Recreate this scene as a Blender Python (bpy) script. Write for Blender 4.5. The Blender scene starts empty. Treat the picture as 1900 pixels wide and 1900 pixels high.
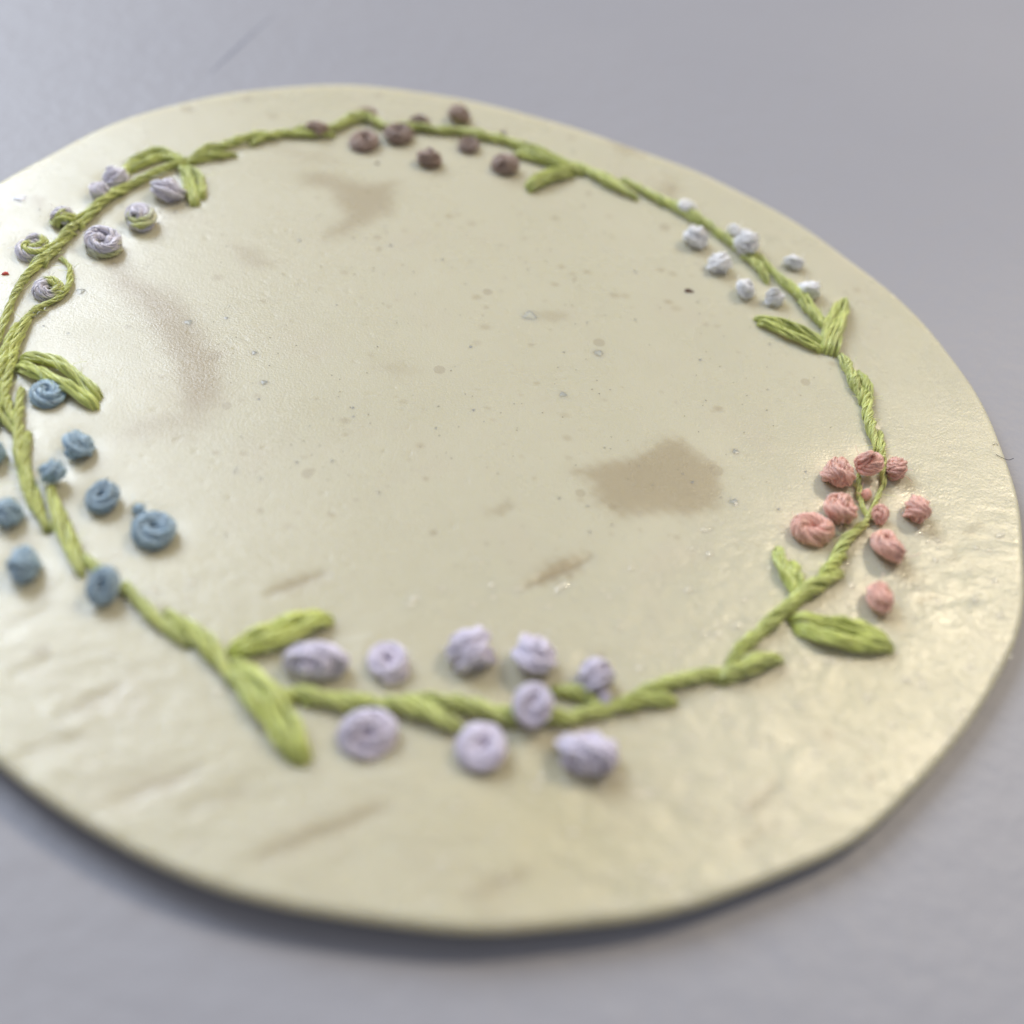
import bpy, math, random
import numpy as np
from mathutils import Vector, Matrix

random.seed(7)
rng = np.random.default_rng(7)
MM = 0.001

# ------------------------------------------------------------------ camera
F_PX, PITCH, ROLL, CAM_H = 2100.0, math.radians(50), math.radians(9), 60.0   # px (of 1900), rad, rad, mm above the sheet
CAM = np.array([0.0, -CAM_H / math.tan(PITCH), CAM_H])
_R = np.array([1.0, 0, 0])
_F = np.array([0, math.cos(PITCH), -math.sin(PITCH)])
_U = np.array([0, math.sin(PITCH), math.cos(PITCH)])
RIGHT = _R * math.cos(ROLL) + _U * math.sin(ROLL)
UP = -_R * math.sin(ROLL) + _U * math.cos(ROLL)

sc = bpy.context.scene
C = sc.collection
cam_d = bpy.data.cameras.new('camera')
cam = bpy.data.objects.new('camera', cam_d)
C.objects.link(cam)
cam.matrix_world = Matrix(((RIGHT[0], UP[0], -_F[0], CAM[0] * MM), (RIGHT[1], UP[1], -_F[1], CAM[1] * MM),
                           (RIGHT[2], UP[2], -_F[2], CAM[2] * MM), (0, 0, 0, 1)))
cam_d.sensor_fit = 'HORIZONTAL'
cam_d.sensor_width = 36.0
cam_d.lens = 36.0 * F_PX / 1900.0
cam_d.clip_start = 0.002
cam_d.clip_end = 20.0
cam_d.dof.use_dof = True
cam_d.dof.aperture_fstop = 13.0
cam_d.dof.focus_distance = 0.0862
sc.camera = cam

# ------------------------------------------------------------------ light
world = bpy.data.worlds.new('World')
sc.world = world
world.use_nodes = True
bg = world.node_tree.nodes['Background']
bg.inputs['Color'].default_value = (0.74, 0.75, 0.82, 1)
bg.inputs['Strength'].default_value = 0.39


def area(name, loc, target, sx, sy, power, colour):
    d = bpy.data.lights.new(name, 'AREA')
    d.shape = 'RECTANGLE'
    d.size, d.size_y, d.energy, d.color = sx, sy, power, colour
    o = bpy.data.objects.new(name, d)
    C.objects.link(o)
    o.location = loc
    o.rotation_euler = (Vector(target) - Vector(loc)).to_track_quat('-Z', 'Y').to_euler()
    return o


area('window_light', (-0.78, 0.76, 0.86), (0, 0, 0), 0.75, 0.65, 16.8, (0.80, 0.88, 1.0))
area('warm_room_lamp', (0.42, 0.50, 0.75), (0.02, -0.01, 0), 0.085, 0.085, 4.2, (1.0, 0.84, 0.60))

sc.cycles.max_bounces = 14
sc.cycles.diffuse_bounces = 9
sc.view_settings.view_transform = 'Standard'
sc.view_settings.look = 'None'
sc.view_settings.exposure = 0.27
sc.view_settings.gamma = 1.0
sc.view_settings.use_curve_mapping = False


# ------------------------------------------------------------------ where the parts lie on the sheet
def at(px, py, z=0.0):
    """the point of the level z (mm) that lies under a place of the photograph"""
    d = (px - 950) / F_PX * RIGHT + (950 - py) / F_PX * UP + _F
    t = (z - CAM[2]) / d[2]
    return CAM + d * t


def scale_at(px, py):
    """mm per photograph pixel on the sheet there"""
    p = at(px, py)
    return float(np.dot(p - CAM, _F)) / F_PX


# ------------------------------------------------------------------ helpers
def new_mesh(name, V, Fq, mat, parent=None, colours=None, smooth=True):
    me = bpy.data.meshes.new(name)
    V = np.asarray(V, dtype=np.float32) * MM
    Fq = np.asarray(Fq, dtype=np.int32)
    k = Fq.shape[1]
    me.vertices.add(len(V))
    me.vertices.foreach_set('co', V.ravel())
    me.loops.add(Fq.size)
    me.loops.foreach_set('vertex_index', Fq.ravel())
    me.polygons.add(len(Fq))
    me.polygons.foreach_set('loop_start', np.arange(0, Fq.size, k, dtype=np.int32))
    me.polygons.foreach_set('loop_total', np.full(len(Fq), k, dtype=np.int32))
    me.polygons.foreach_set('use_smooth', np.full(len(Fq), smooth, dtype=bool))
    me.update(calc_edges=True)
    if colours is not None:
        for an, arr in colours.items():
            a = me.attributes.new(an, 'FLOAT_COLOR', 'POINT')
            arr = np.asarray(arr, dtype=np.float32)
            a.data.foreach_set('color', np.c_[arr, np.ones(len(arr), dtype=np.float32)].ravel())
    me.materials.append(mat)
    o = bpy.data.objects.new(name, me)
    C.objects.link(o)
    if parent is not None:
        o.parent = parent
        o.matrix_parent_inverse = parent.matrix_basis.inverted()
    return o


def frames(P):
    """P (n, m, 3): parallel-transported normals along every path"""
    T = np.gradient(P, axis=1)
    T /= np.linalg.norm(T, axis=2, keepdims=True) + 1e-9
    n, m, _ = P.shape
    N = np.zeros_like(P)
    a = np.where(np.abs(T[:, 0, 2:3]) < 0.9, np.array([[0, 0, 1.0]]), np.array([[1.0, 0, 0]]))
    v = a - (a * T[:, 0]).sum(1, keepdims=True) * T[:, 0]
    N[:, 0] = v / (np.linalg.norm(v, axis=1, keepdims=True) + 1e-9)
    for i in range(1, m):
        v = N[:, i - 1] - (N[:, i - 1] * T[:, i]).sum(1, keepdims=True) * T[:, i]
        N[:, i] = v / (np.linalg.norm(v, axis=1, keepdims=True) + 1e-9)
    return N, np.cross(T, N)


def strands(P, rad, n, off, turns, jitter=0.12):
    """n strands wound round every path: P (k, m, 3), rad (k, m) -> (k*n, m, 3)"""
    N, B = frames(P)
    k, m, _ = P.shape
    s = np.linspace(0, 1, m)
    res = []
    for i in range(n):
        ph = 2 * math.pi * i / n + rng.uniform(-0.25, 0.25, (k, 1))
        a = ph + 2 * math.pi * turns * s[None, :] + jitter * np.sin(s[None, :] * rng.uniform(6, 16) + rng.uniform(0, 6, (k, 1)))
        o = off * (1 + jitter * np.sin(s[None, :] * rng.uniform(5, 18) + rng.uniform(0, 6, (k, 1))))
        res.append(P + (rad * o)[:, :, None] * (np.cos(a)[:, :, None] * N + np.sin(a)[:, :, None] * B))
    return np.concatenate(res, 0)


def tubes(P, rad, sides=5):
    N, B = frames(P)
    n, m, _ = P.shape
    ang = np.linspace(0, 2 * math.pi, sides, endpoint=False)
    ring = np.cos(ang)[None, None, :, None] * N[:, :, None, :] + np.sin(ang)[None, None, :, None] * B[:, :, None, :]
    V = P[:, :, None, :] + rad[:, :, None, None] * ring
    idx = np.arange(n * m * sides).reshape(n, m, sides)
    a, b = idx[:, :-1], idx[:, 1:]
    Fq = np.stack([a, np.roll(a, -1, 2), np.roll(b, -1, 2), b], -1).reshape(-1, 4)
    return V.reshape(-1, 3), Fq


def resample(pts, m):
    pts = np.asarray(pts, float)
    d = np.r_[0, np.cumsum(np.linalg.norm(np.diff(pts, axis=0), axis=1))]
    t = np.linspace(0, d[-1], m)
    return np.stack([np.interp(t, d, pts[:, i]) for i in range(3)], 1), d[-1]


def smooth_path(pts, m, passes=3):
    """Catmull-Rom through the points, then an even resample"""
    p = np.asarray(pts, float)
    q = np.vstack([2 * p[0] - p[1], p, 2 * p[-1] - p[-2]])
    out = []
    for i in range(1, len(q) - 2):
        t = np.linspace(0, 1, 24, endpoint=False)[:, None]
        a, b, c, d = q[i - 1], q[i], q[i + 1], q[i + 2]
        out.append(0.5 * (2 * b + (c - a) * t + (2 * a - 5 * b + 4 * c - d) * t ** 2 + (3 * b - a - 3 * c + d) * t ** 3))
    out.append(p[-1:])
    return resample(np.vstack(out), m)


# ------------------------------------------------------------------ materials
class NT:
    def __init__(self, name):
        self.m = bpy.data.materials.new(name)
        self.m.use_nodes = True
        self.t = self.m.node_tree
        self.b = self.t.nodes['Principled BSDF']

    def n(self, kind, **kw):
        x = self.t.nodes.new(kind)
        for k, v in kw.items():
            if k in x.inputs:
                x.inputs[k].default_value = v
            else:
                setattr(x, k, v)
        return x

    def l(self, a, b):
        self.t.links.new(a, b)

    def ramp(self, src, pts):
        r = self.n('ShaderNodeValToRGB')
        e = r.color_ramp.elements
        while len(e) < len(pts):
            e.new(0.5)
        for el, (p, c) in zip(e, pts):
            el.position = p
            el.color = (*c, 1) if len(c) == 3 else c
        self.l(src, r.inputs[0])
        return r.outputs[0]

    def mix(self, fac, a, b, blend='MIX'):
        x = self.n('ShaderNodeMix', data_type='RGBA', blend_type=blend)
        for s, v in ((x.inputs[0], fac), (x.inputs[6], a), (x.inputs[7], b)):
            if hasattr(v, 'is_linked'):
                self.l(v, s)
            else:
                s.default_value = v if isinstance(v, (int, float)) else (*v, 1)
        return x.outputs[2]

    def math(self, op, a, b=0.0):
        x = self.n('ShaderNodeMath', operation=op)
        for s, v in ((x.inputs[0], a), (x.inputs[1], b)):
            if hasattr(v, 'is_linked'):
                self.l(v, s)
            else:
                s.default_value = v
        return x.outputs[0]

    def noise(self, vec, scale, detail=4, rough=0.55):
        x = self.n('ShaderNodeTexNoise')
        x.inputs['Scale'].default_value = scale
        x.inputs['Detail'].default_value = detail
        x.inputs['Roughness'].default_value = rough
        self.l(vec, x.inputs['Vector'])
        return x.outputs['Fac']

    def bump(self, h, strength, dist, normal=None):
        x = self.n('ShaderNodeBump')
        x.inputs['Strength'].default_value = strength
        x.inputs['Distance'].default_value = dist
        self.l(h, x.inputs['Height'])
        if normal is not None:
            self.l(normal, x.inputs['Normal'])
        return x.outputs[0]


def sheet_material():
    k = NT('translucent_cream_sheet')
    co = k.n('ShaderNodeTexCoord').outputs['Object']
    at_ = k.n('ShaderNodeAttribute', attribute_name='marks')
    sep = k.n('ShaderNodeSeparateColor')
    k.l(at_.outputs['Color'], sep.inputs[0])
    stain_and_shade, grain, yellow = sep.outputs[0], sep.outputs[1], sep.outputs[2]
    # slow clouding of the cream
    cloud = k.ramp(k.noise(co, 55, 3), [(0.3, (0.0,) * 3), (0.72, (1.0,) * 3)])
    base = k.mix(cloud, (0.542, 0.514, 0.388), (0.518, 0.493, 0.366))
    pink = k.ramp(k.noise(co, 130, 2), [(0.55, (0,) * 3), (0.8, (1,) * 3)])
    base = k.mix(k.math('MULTIPLY', pink, 0.35), base, (0.505, 0.452, 0.357))
    base = k.mix(yellow, base, (0.50, 0.452, 0.28))
    base = k.mix(stain_and_shade, base, (0.285, 0.212, 0.112))  # brown of the stains and of the shade painted in creases
    # faint flecks in the sheet
    v = k.n('ShaderNodeTexVoronoi', feature='F1')
    v.inputs['Scale'].default_value = 420
    k.l(co, v.inputs['Vector'])
    cell = k.n('ShaderNodeSeparateColor')
    k.l(v.outputs['Color'], cell.inputs[0])
    rr = k.math('MULTIPLY', k.math('POWER', cell.outputs[0], 6.0), 0.26)
    fleck = k.math('MULTIPLY', k.math('LESS_THAN', v.outputs['Distance'], rr), 0.35)
    base = k.mix(fleck, base, (0.31, 0.255, 0.17))
    k.l(base, k.b.inputs['Base Color'])
    # relief: fine grain everywhere, coarser leathery grain where the attribute says
    fine = k.bump(k.noise(co, 5200, 3, 0.6), 0.5, 0.00005)
    mp = k.n('ShaderNodeMapping')
    mp.inputs['Rotation'].default_value = (0, 0, math.radians(-35))
    mp.inputs['Scale'].default_value = (0.75, 1.25, 1)
    k.l(co, mp.inputs['Vector'])
    coarse_h = k.math('MULTIPLY', k.noise(mp.outputs[0], 620, 4, 0.6), grain)
    coarse = k.bump(coarse_h, 0.65, 0.00028, fine)
    wide_h = k.math('MULTIPLY', k.noise(mp.outputs[0], 210, 2, 0.5), grain)
    coarse = k.bump(wide_h, 0.36, 0.0006, coarse)
    pits = k.n('ShaderNodeTexVoronoi', feature='F1')
    pits.inputs['Scale'].default_value = 900
    k.l(co, pits.inputs['Vector'])
    pc = k.n('ShaderNodeSeparateColor')
    k.l(pits.outputs['Color'], pc.inputs[0])
    pr = k.math('MULTIPLY', k.math('POWER', pc.outputs[1], 8.0), 0.33)
    pit = k.math('LESS_THAN', pits.outputs['Distance'], pr)
    nrm = k.bump(pit, -0.6, 0.00008, coarse)
    k.l(nrm, k.b.inputs['Normal'])
    rough = k.ramp(k.noise(co, 160, 4), [(0.3, (0.22,) * 3), (0.7, (0.36,) * 3)])
    k.l(rough, k.b.inputs['Roughness'])
    k.b.inputs['Specular IOR Level'].default_value = 0.5
    k.b.inputs['Subsurface Weight'].default_value = 0.9
    k.b.inputs['Subsurface Radius'].default_value = (1.0, 0.88, 0.6)
    k.b.inputs['Subsurface Scale'].default_value = 0.0020
    return k.m


def thread_material():
    k = NT('cotton_thread')
    co = k.n('ShaderNodeTexCoord').outputs['Object']
    a = k.n('ShaderNodeAttribute', attribute_name='dye').outputs['Color']
    n = k.noise(co, 1500, 3)
    v = k.ramp(n, [(0.3, (0.92,) * 3), (0.7, (1.04,) * 3)])
    k.l(k.mix(1.0, a, v, 'MULTIPLY'), k.b.inputs['Base Color'])
    k.b.inputs['Roughness'].default_value = 0.30
    k.b.inputs['Specular IOR Level'].default_value = 0.8
    k.b.inputs['Sheen Weight'].default_value = 0.4
    k.b.inputs['Sheen Roughness'].default_value = 0.4
    k.b.inputs['Subsurface Weight'].default_value = 0.3
    k.b.inputs['Subsurface Radius'].default_value = (1.0, 1.0, 1.0)
    k.b.inputs['Subsurface Scale'].default_value = 0.0004
    
    return k.m


def table_material():
    k = NT('pale_tabletop')
    co = k.n('ShaderNodeTexCoord').outputs['Object']
    c = k.mix(k.ramp(k.noise(co, 28, 3), [(0.3, (0,) * 3), (0.7, (1,) * 3)]), (0.286, 0.288, 0.320), (0.304, 0.304, 0.332))
    c = k.mix(k.math('MULTIPLY', k.ramp(k.noise(co, 9000, 2), [(0.35, (0,) * 3), (0.75, (1,) * 3)]), 0.12), c, (0.25, 0.25, 0.295))
    k.l(c, k.b.inputs['Base Color'])
    b1 = k.bump(k.noise(co, 430, 4, 0.6), 0.36, 0.0004)
    b2 = k.bump(k.noise(co, 3500, 3), 0.20, 0.00005, b1)
    k.l(b2, k.b.inputs['Normal'])
    k.b.inputs['Roughness'].default_value = 0.48
    k.b.inputs['Specular IOR Level'].default_value = 0.35
    return k.m


def plain(name, col, rough=0.6, spec=0.4):
    k = NT(name)
    co = k.n('ShaderNodeTexCoord').outputs['Object']
    v = k.ramp(k.noise(co, 2500, 3), [(0.3, (0.75,) * 3), (0.7, (1.2,) * 3)])
    k.l(k.mix(1.0, col, v, 'MULTIPLY'), k.b.inputs['Base Color'])
    k.b.inputs['Roughness'].default_value = rough
    k.b.inputs['Specular IOR Level'].default_value = spec
    return k.m


M_SHEET, M_THREAD, M_TABLE = sheet_material(), thread_material(), table_material()
M_DARK = plain('dark_fibre', (0.03, 0.03, 0.045))
M_RUST = plain('rust_speck', (0.055, 0.02, 0.01))
M_BROWN = plain('brown_speck', (0.20, 0.15, 0.09))
M_GREY = plain('grey_speck', (0.27, 0.25, 0.19))
M_WHITE = plain('white_flake', (0.80, 0.82, 0.90), 0.4)
M_RED = plain('red_flake', (0.55, 0.08, 0.06))
M_CLEAR = plain('pale_fibre', (0.72, 0.68, 0.50), 0.3, 0.6)
M_GROOVE = plain('groove', (0.19, 0.195, 0.235), 0.55)

# ------------------------------------------------------------------ the sheet
THICK = 1.15
TABLE_Z = -1.27


def lift(x, y):
    """the sheet does not lie quite flat: its near left rim stands off the table"""
    d = (-y * 0.96 - x * 0.20)
    return 1.35 * np.clip((d - 4) / 30, 0, 1.4) ** 1.6 + 0.4 * np.clip((x - 18) / 25, 0, 1) ** 2


def on_sheet(px, py, h=0.0):
    z = h
    for _ in range(4):
        p = at(px, py, z)
        z = float(lift(p[0], p[1])) + h
    return at(px, py, z)


RIM_PX = [(0, 334), (79, 292), (158, 249), (237, 216), (300, 197), (368, 180), (450, 167), (558, 157), (640, 155), (716, 160), (800, 171), (880, 186),
          (958, 204), (1063, 234), (1147, 263), (1220, 288), (1295, 317), (1370, 352), (1440, 388), (1527, 442), (1590, 489), (1643, 528), (1705, 584),
          (1730, 610), (1778, 678), (1795, 700), (1840, 769), (1862, 822), (1878, 870), (1896, 930), (1902, 1000), (1903, 1060), (1901, 1120), (1892, 1180), (1870, 1236),
          (1826, 1310), (1766, 1388), (1728, 1436), (1664, 1495), (1600, 1548), (1530, 1586), (1428, 1631), (1320, 1670), (1200, 1700), (1074, 1714), (916, 1722), (758, 1711), (600, 1692),
          (505, 1671), (379, 1638), (253, 1585), (158, 1523), (63, 1461), (0, 1415)]
rim = [on_sheet(*p)[:2] for p in RIM_PX]
# the part outside the photograph closes the oval
a0, a1 = np.array(rim[-1]), np.array(rim[0])
t1 = np.array(rim[-1]) - np.array(rim[-2])
t0 = np.array(rim[0]) - np.array(rim[1])
t0 /= np.linalg.norm(t0)
t1 /= np.linalg.norm(t1)
gap = np.linalg.norm(a1 - a0)
for t in np.linspace(0, 1, 12)[1:-1]:
    b1_, b2_ = a0 + t1 * gap * 0.46, a1 + t0 * gap * 0.46
    rim.append(a0 * (1 - t) ** 3 + 3 * b1_ * t * (1 - t) ** 2 + 3 * b2_ * t * t * (1 - t) + a1 * t ** 3)
rim = np.array(rim)
N_ANG, N_RING = 880, 220
closed = np.vstack([rim, rim[:1]])
dd = np.r_[0, np.cumsum(np.linalg.norm(np.diff(closed, axis=0), axis=1))]
tt = np.linspace(0, dd[-1], N_ANG, endpoint=False)
rim_e = np.stack([np.interp(tt, dd, closed[:, i]) for i in range(2)], 1)
for _ in range(60):
    rim_e = 0.5 * rim_e + 0.25 * (np.roll(rim_e, 1, 0) + np.roll(rim_e, -1, 0))
cen = rim_e.mean(0)
# slightly uneven, hand-cut edge
wob = 0.05 * np.sin(np.linspace(0, 2 * np.pi, N_ANG, endpoint=False) * 23 + 1) + 0.06 * np.sin(np.linspace(0, 2 * np.pi, N_ANG, endpoint=False) * 11)
dirs = (rim_e - cen) / np.linalg.norm(rim_e - cen, axis=1, keepdims=True)
rim_e = rim_e + dirs * wob[:, None]


def seg_dist(P, poly, closed_poly=True):
    d = np.full(len(P), 1e9)
    n = len(poly)
    for i in range(n if closed_poly else n - 1):
        a, b = poly[i], poly[(i + 1) % n]
        ab = b - a
        t = np.clip(((P - a) @ ab) / (ab @ ab + 1e-9), 0, 1)
        d = np.minimum(d, np.linalg.norm(P - a - t[:, None] * ab, axis=1))
    return d


def inside(P, poly):
    r = np.zeros(len(P), bool)
    n = len(poly)
    for i in range(n):
        a, b = poly[i], poly[(i + 1) % n]
        c = ((a[1] > P[:, 1]) != (b[1] > P[:, 1]))
        xx = (b[0] - a[0]) * (P[:, 1] - a[1]) / (b[1] - a[1] + 1e-12) + a[0]
        r ^= c & (P[:, 0] < xx)
    return r


STAINS_AND_CREASE_SHADE = [  # stains, and shade painted into creases: outline in the photograph, strength, softness in mm
    ([(1065, 875), (1130, 857), (1180, 851), (1200, 835), (1240, 812), (1265, 813), (1285, 838), (1330, 858), (1337, 900), (1330, 945), (1275, 957), (1230, 949),
      (1150, 957), (1112, 935), (1098, 897)], 0.56, 0.5),
    ([(566, 322), (605, 322), (680, 342), (732, 340), (728, 372), (722, 395), (690, 408), (655, 428), (605, 443), (622, 418), (645, 402), (625, 372), (612, 350), (565, 338)], 0.50, 0.7),
    ([(180, 440), (250, 520), (325, 550), (365, 600), (410, 672), (408, 735), (380, 770), (340, 770), (330, 715), (325, 680), (300, 640), (255, 570), (215, 520)], 0.66, 0.9),
    ([(335, 760), (395, 750), (385, 790), (320, 800), (230, 815), (250, 785)], 0.40, 0.9),
    ([(300, 800), (330, 785), (365, 815), (330, 820)], 0.28, 0.5),
    ([(430, 452), (470, 462), (508, 490), (470, 500), (445, 480)], 0.30, 0.5),
    ([(975, 1088), (1000, 1060), (1045, 1037), (1098, 1034), (1070, 1058), (1030, 1078)], 0.68, 0.35),
    ([(502, 1103), (530, 1078), (565, 1068), (603, 1064), (585, 1084), (545, 1098)], 0.52, 0.45),
    ([(1138, 268), (1165, 264), (1192, 278), (1160, 283)], 0.45, 0.6),
    ([(1225, 350), (1245, 335), (1262, 352), (1240, 372)], 0.45, 0.6),
    ([(905, 950), (945, 930), (950, 938), (925, 953)], 0.40, 0.3),
    ([(485, 1590), (560, 1545), (690, 1495), (715, 1498), (620, 1545), (540, 1580)], 0.58, 0.55),  # from here: shade of the near creases, painted dark
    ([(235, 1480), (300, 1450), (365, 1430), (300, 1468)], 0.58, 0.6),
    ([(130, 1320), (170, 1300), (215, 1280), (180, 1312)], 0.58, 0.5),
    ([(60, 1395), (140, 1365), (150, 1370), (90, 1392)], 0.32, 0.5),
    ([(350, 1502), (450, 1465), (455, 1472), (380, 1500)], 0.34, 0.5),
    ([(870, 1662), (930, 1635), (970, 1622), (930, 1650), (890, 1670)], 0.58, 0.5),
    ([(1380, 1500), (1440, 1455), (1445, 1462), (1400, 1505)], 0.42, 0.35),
    ([(1370, 1570), (1430, 1530), (1435, 1536), (1380, 1572)], 0.30, 0.4),  # last of the painted crease shade
    ([(1700, 1118), (1735, 1105), (1738, 1109), (1705, 1125)], 0.46, 0.12),
    ([(1785, 988), (1820, 970), (1822, 976), (1790, 994)], 0.40, 0.2),
    ([(1760, 1037), (1772, 1028), (1775, 1035), (1765, 1042)], 0.40, 0.2),
    ([(990, 580), (1030, 578), (1060, 588), (1030, 597), (1000, 594)], 0.26, 0.25),
    ([(700, 680), (740, 672), (775, 688), (735, 698)], 0.20, 0.5),
    ([(500, 268), (600, 282), (640, 300), (560, 300)], 0.22, 0.8),
    ([(930, 330), (980, 335), (1000, 350), (950, 350)], 0.22, 0.6),
    ([(60, 360), (85, 372), (75, 385), (55, 375)], 0.45, 0.3),
]
DOTS = []  # soft round flecks: place, radius in px, strength
for q in [(489, 558, 8), (472, 656, 7), (404, 515, 10), (590, 366, 7), (884, 552, 9), (900, 607, 11), (885, 637, 9), (1111, 655, 10), (1047, 770, 9), (1052, 813, 9),
          (1055, 850, 8), (1078, 928, 8), (1275, 954, 7), (1333, 758, 10), (1364, 838, 10), (565, 848, 7), (452, 842, 7), (400, 840, 7), (640, 780, 10), (780, 826, 9),
          (790, 888, 6), (534, 976, 11), (615, 955, 8), (748, 745, 8), (490, 710, 8), (478, 735, 9), (350, 590, 14), (1240, 560, 9), (1255, 572, 10), (1030, 528, 8),
          (1140, 548, 10), (1160, 549, 9), (1225, 500, 8), (1258, 466, 10), (965, 398, 7), (850, 398, 7), (834, 402, 9), (875, 415, 9), (1130, 401, 7), (1030, 405, 8),
          (1248, 508, 9), (1062, 508, 7), (1042, 495, 7), (1090, 505, 8), (1300, 850, 6), (1256, 997, 7), (985, 640, 6), (1545, 675, 9), (1590, 538, 8), (1310, 602, 7),
          (1305, 500, 7), (1330, 605, 7), (1770, 880, 6), (700, 440, 8), (750, 428, 7), (640, 505, 8), (430, 210, 8), (505, 215, 10), (1060, 255, 8), (1190, 290, 8), (300, 700, 8)]:
    DOTS.append((*q, random.uniform(0.18, 0.42)))
for _ in range(150):
    DOTS.append((random.uniform(420, 1500), random.uniform(400, 1050), random.uniform(3, 6), random.uniform(0.1, 0.3)))

# rings: flat top, then the rounded edge, the side and the underside
rr_ = np.linspace(0.0, 1.0, N_RING) ** 0.85
Q = cen[None, None, :] + (rim_e - cen)[None, :, :] * rr_[:, None, None]
edge_in = np.linalg.norm(rim_e - cen, axis=1)
dist_rim = edge_in[None, :] * (1 - rr_[:, None])
XY = Q.reshape(-1, 2)
zt = lift(XY[:, 0], XY[:, 1])
# shallow waviness of the sheet, and creases near its near rim
zt = zt + 0.02 * np.sin(XY[:, 0] * 0.23 + XY[:, 1] * 0.11) + 0.018 * np.sin(XY[:, 1] * 0.31 - XY[:, 0] * 0.17 + 1.3)


def stroke(p0, p1, width, depth):
    a, b = on_sheet(*p0)[:2], on_sheet(*p1)[:2]
    d = seg_dist(XY, [a, b], False)
    return -0.48 * depth * np.exp(-(d / (0.85 * width)) ** 2)


CREASES = [((485, 1590), (715, 1498), 0.55, 0.14), ((235, 1480), (370, 1430), 0.6, 0.13), ((120, 1325), (220, 1278), 0.5, 0.12), ((50, 1395), (150, 1368), 0.5, 0.10),
           ((350, 1502), (455, 1468), 0.5, 0.10), ((860, 1668), (970, 1622), 0.5, 0.12), ((1385, 1502), (1445, 1458), 0.35, 0.10), ((1375, 1572), (1435, 1532), 0.4, 0.08),
           ((980, 1086), (1095, 1036), 0.45, 0.16), ((505, 1102), (602, 1066), 0.5, 0.12), ((1340, 1160), (1370, 1145), 0.4, 0.10), ((30, 1250), (90, 1225), 0.5, 0.1),
           ((620, 1610), (720, 1570), 0.5, 0.08), ((1440, 1400), (1480, 1380), 0.35, 0.08), ((1240, 1620), (1330, 1590), 0.5, 0.08), ((90, 1130), (20, 1165), 0.5, 0.08)]
for c_ in CREASES:
    zt = zt + stroke(*c_)
ROUND = 0.42
dr = dist_rim.ravel()
e_ = np.clip(1 - dr / ROUND, 0, 1)
zt = zt - ROUND * 0.75 * (1 - np.sqrt(np.clip(1 - e_ ** 2, 0, 1)))
top = np.c_[XY, zt]
rings = [top.reshape(N_RING, N_ANG, 3)]
lz = lift(rim_e[:, 0], rim_e[:, 1])
for inset, dz in ((-0.03, -0.45), (-0.05, -0.75), (0.0, -1.0), (0.14, -THICK), (1.5, -THICK), (8.0, -THICK)):
    pxy = rim_e - dirs * inset
    rings.append(np.c_[pxy, lift(pxy[:, 0], pxy[:, 1]) + dz][None])
allv = np.concatenate(rings, 0)
nr = allv.shape[0]
V = allv.reshape(-1, 3)
idx = np.arange(nr * N_ANG).reshape(nr, N_ANG)
a, b = idx[:-1], idx[1:]
Fq = np.stack([a, np.roll(a, -1, 1), np.roll(b, -1, 1), b], -1).reshape(-1, 4)

VX = V[:, :2]
wx = 0.22 * np.sin(VX[:, 0] * 2.1 + VX[:, 1] * 1.3) + 0.2 * np.sin(VX[:, 0] * 4.7 - VX[:, 1] * 3.9)
wy = 0.22 * np.sin(VX[:, 1] * 1.9 - VX[:, 0] * 1.1 + 2) + 0.2 * np.sin(VX[:, 1] * 5.1 + VX[:, 0] * 4.3)
VW = VX + np.c_[wx, wy] * 0.6
stain_and_shade = np.zeros(len(V))
for poly, k_, soft in STAINS_AND_CREASE_SHADE:
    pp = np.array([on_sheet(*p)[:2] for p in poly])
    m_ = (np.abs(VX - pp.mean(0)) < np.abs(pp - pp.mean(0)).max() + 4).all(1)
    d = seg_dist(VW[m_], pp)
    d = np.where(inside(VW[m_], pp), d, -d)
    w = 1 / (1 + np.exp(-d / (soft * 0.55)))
    stain_and_shade[m_] = np.maximum(stain_and_shade[m_], k_ * w)
for px_, py_, r_, k_ in DOTS:
    p = on_sheet(px_, py_)[:2]
    r_mm = r_ * scale_at(px_, py_)
    m_ = (np.abs(VX - p) < 2).all(1)
    d = np.linalg.norm((VX[m_] - p) * np.array([1, 1.25]), axis=1)
    stain_and_shade[m_] = np.maximum(stain_and_shade[m_], k_ * np.clip(1.4 - d / r_mm, 0, 1))
d_grain = np.clip((-VX[:, 1] + 0.35 * VX[:, 0] + 2) / 16, 0, 1)
grain_at = 0.12 + 0.88 * d_grain
yl = 0.0 * d_grain
for (px_, py_, r_, k_) in [(1020, 1520, 260, 0.55), (1150, 1560, 200, 0.35), (900, 1520, 120, 0.3), (330, 1040, 60, 0.35), (240, 1180, 70, 0.2), (1560, 1240, 180, 0.3), (300, 760, 120, 0.15)]:
    p = on_sheet(px_, py_)[:2]
    yl = np.maximum(yl, k_ * np.exp(-(np.linalg.norm(VX - p, axis=1) / (r_ * scale_at(px_, py_) * 0.8)) ** 2))

root = bpy.data.objects.new('embroidered_oval', None)
C.objects.link(root)
root.location = (cen[0] * MM, cen[1] * MM, TABLE_Z * MM)
root['label'] = 'cream oval sheet embroidered with a green wreath of coloured knots, lying on pale tabletop'
root['category'] = 'embroidery'
bpy.context.view_layer.update()


def put(name, V, Fq, mat, colours=None, label=None):
    o = new_mesh(name, V, Fq, mat, None, colours)
    o.parent = root
    o.matrix_parent_inverse = Matrix.Translation(-root.location)
    if label:
        o['label'] = label
    return o


put('backing_sheet', V, Fq, M_SHEET, {'marks': np.c_[stain_and_shade, grain_at, yl]})

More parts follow.
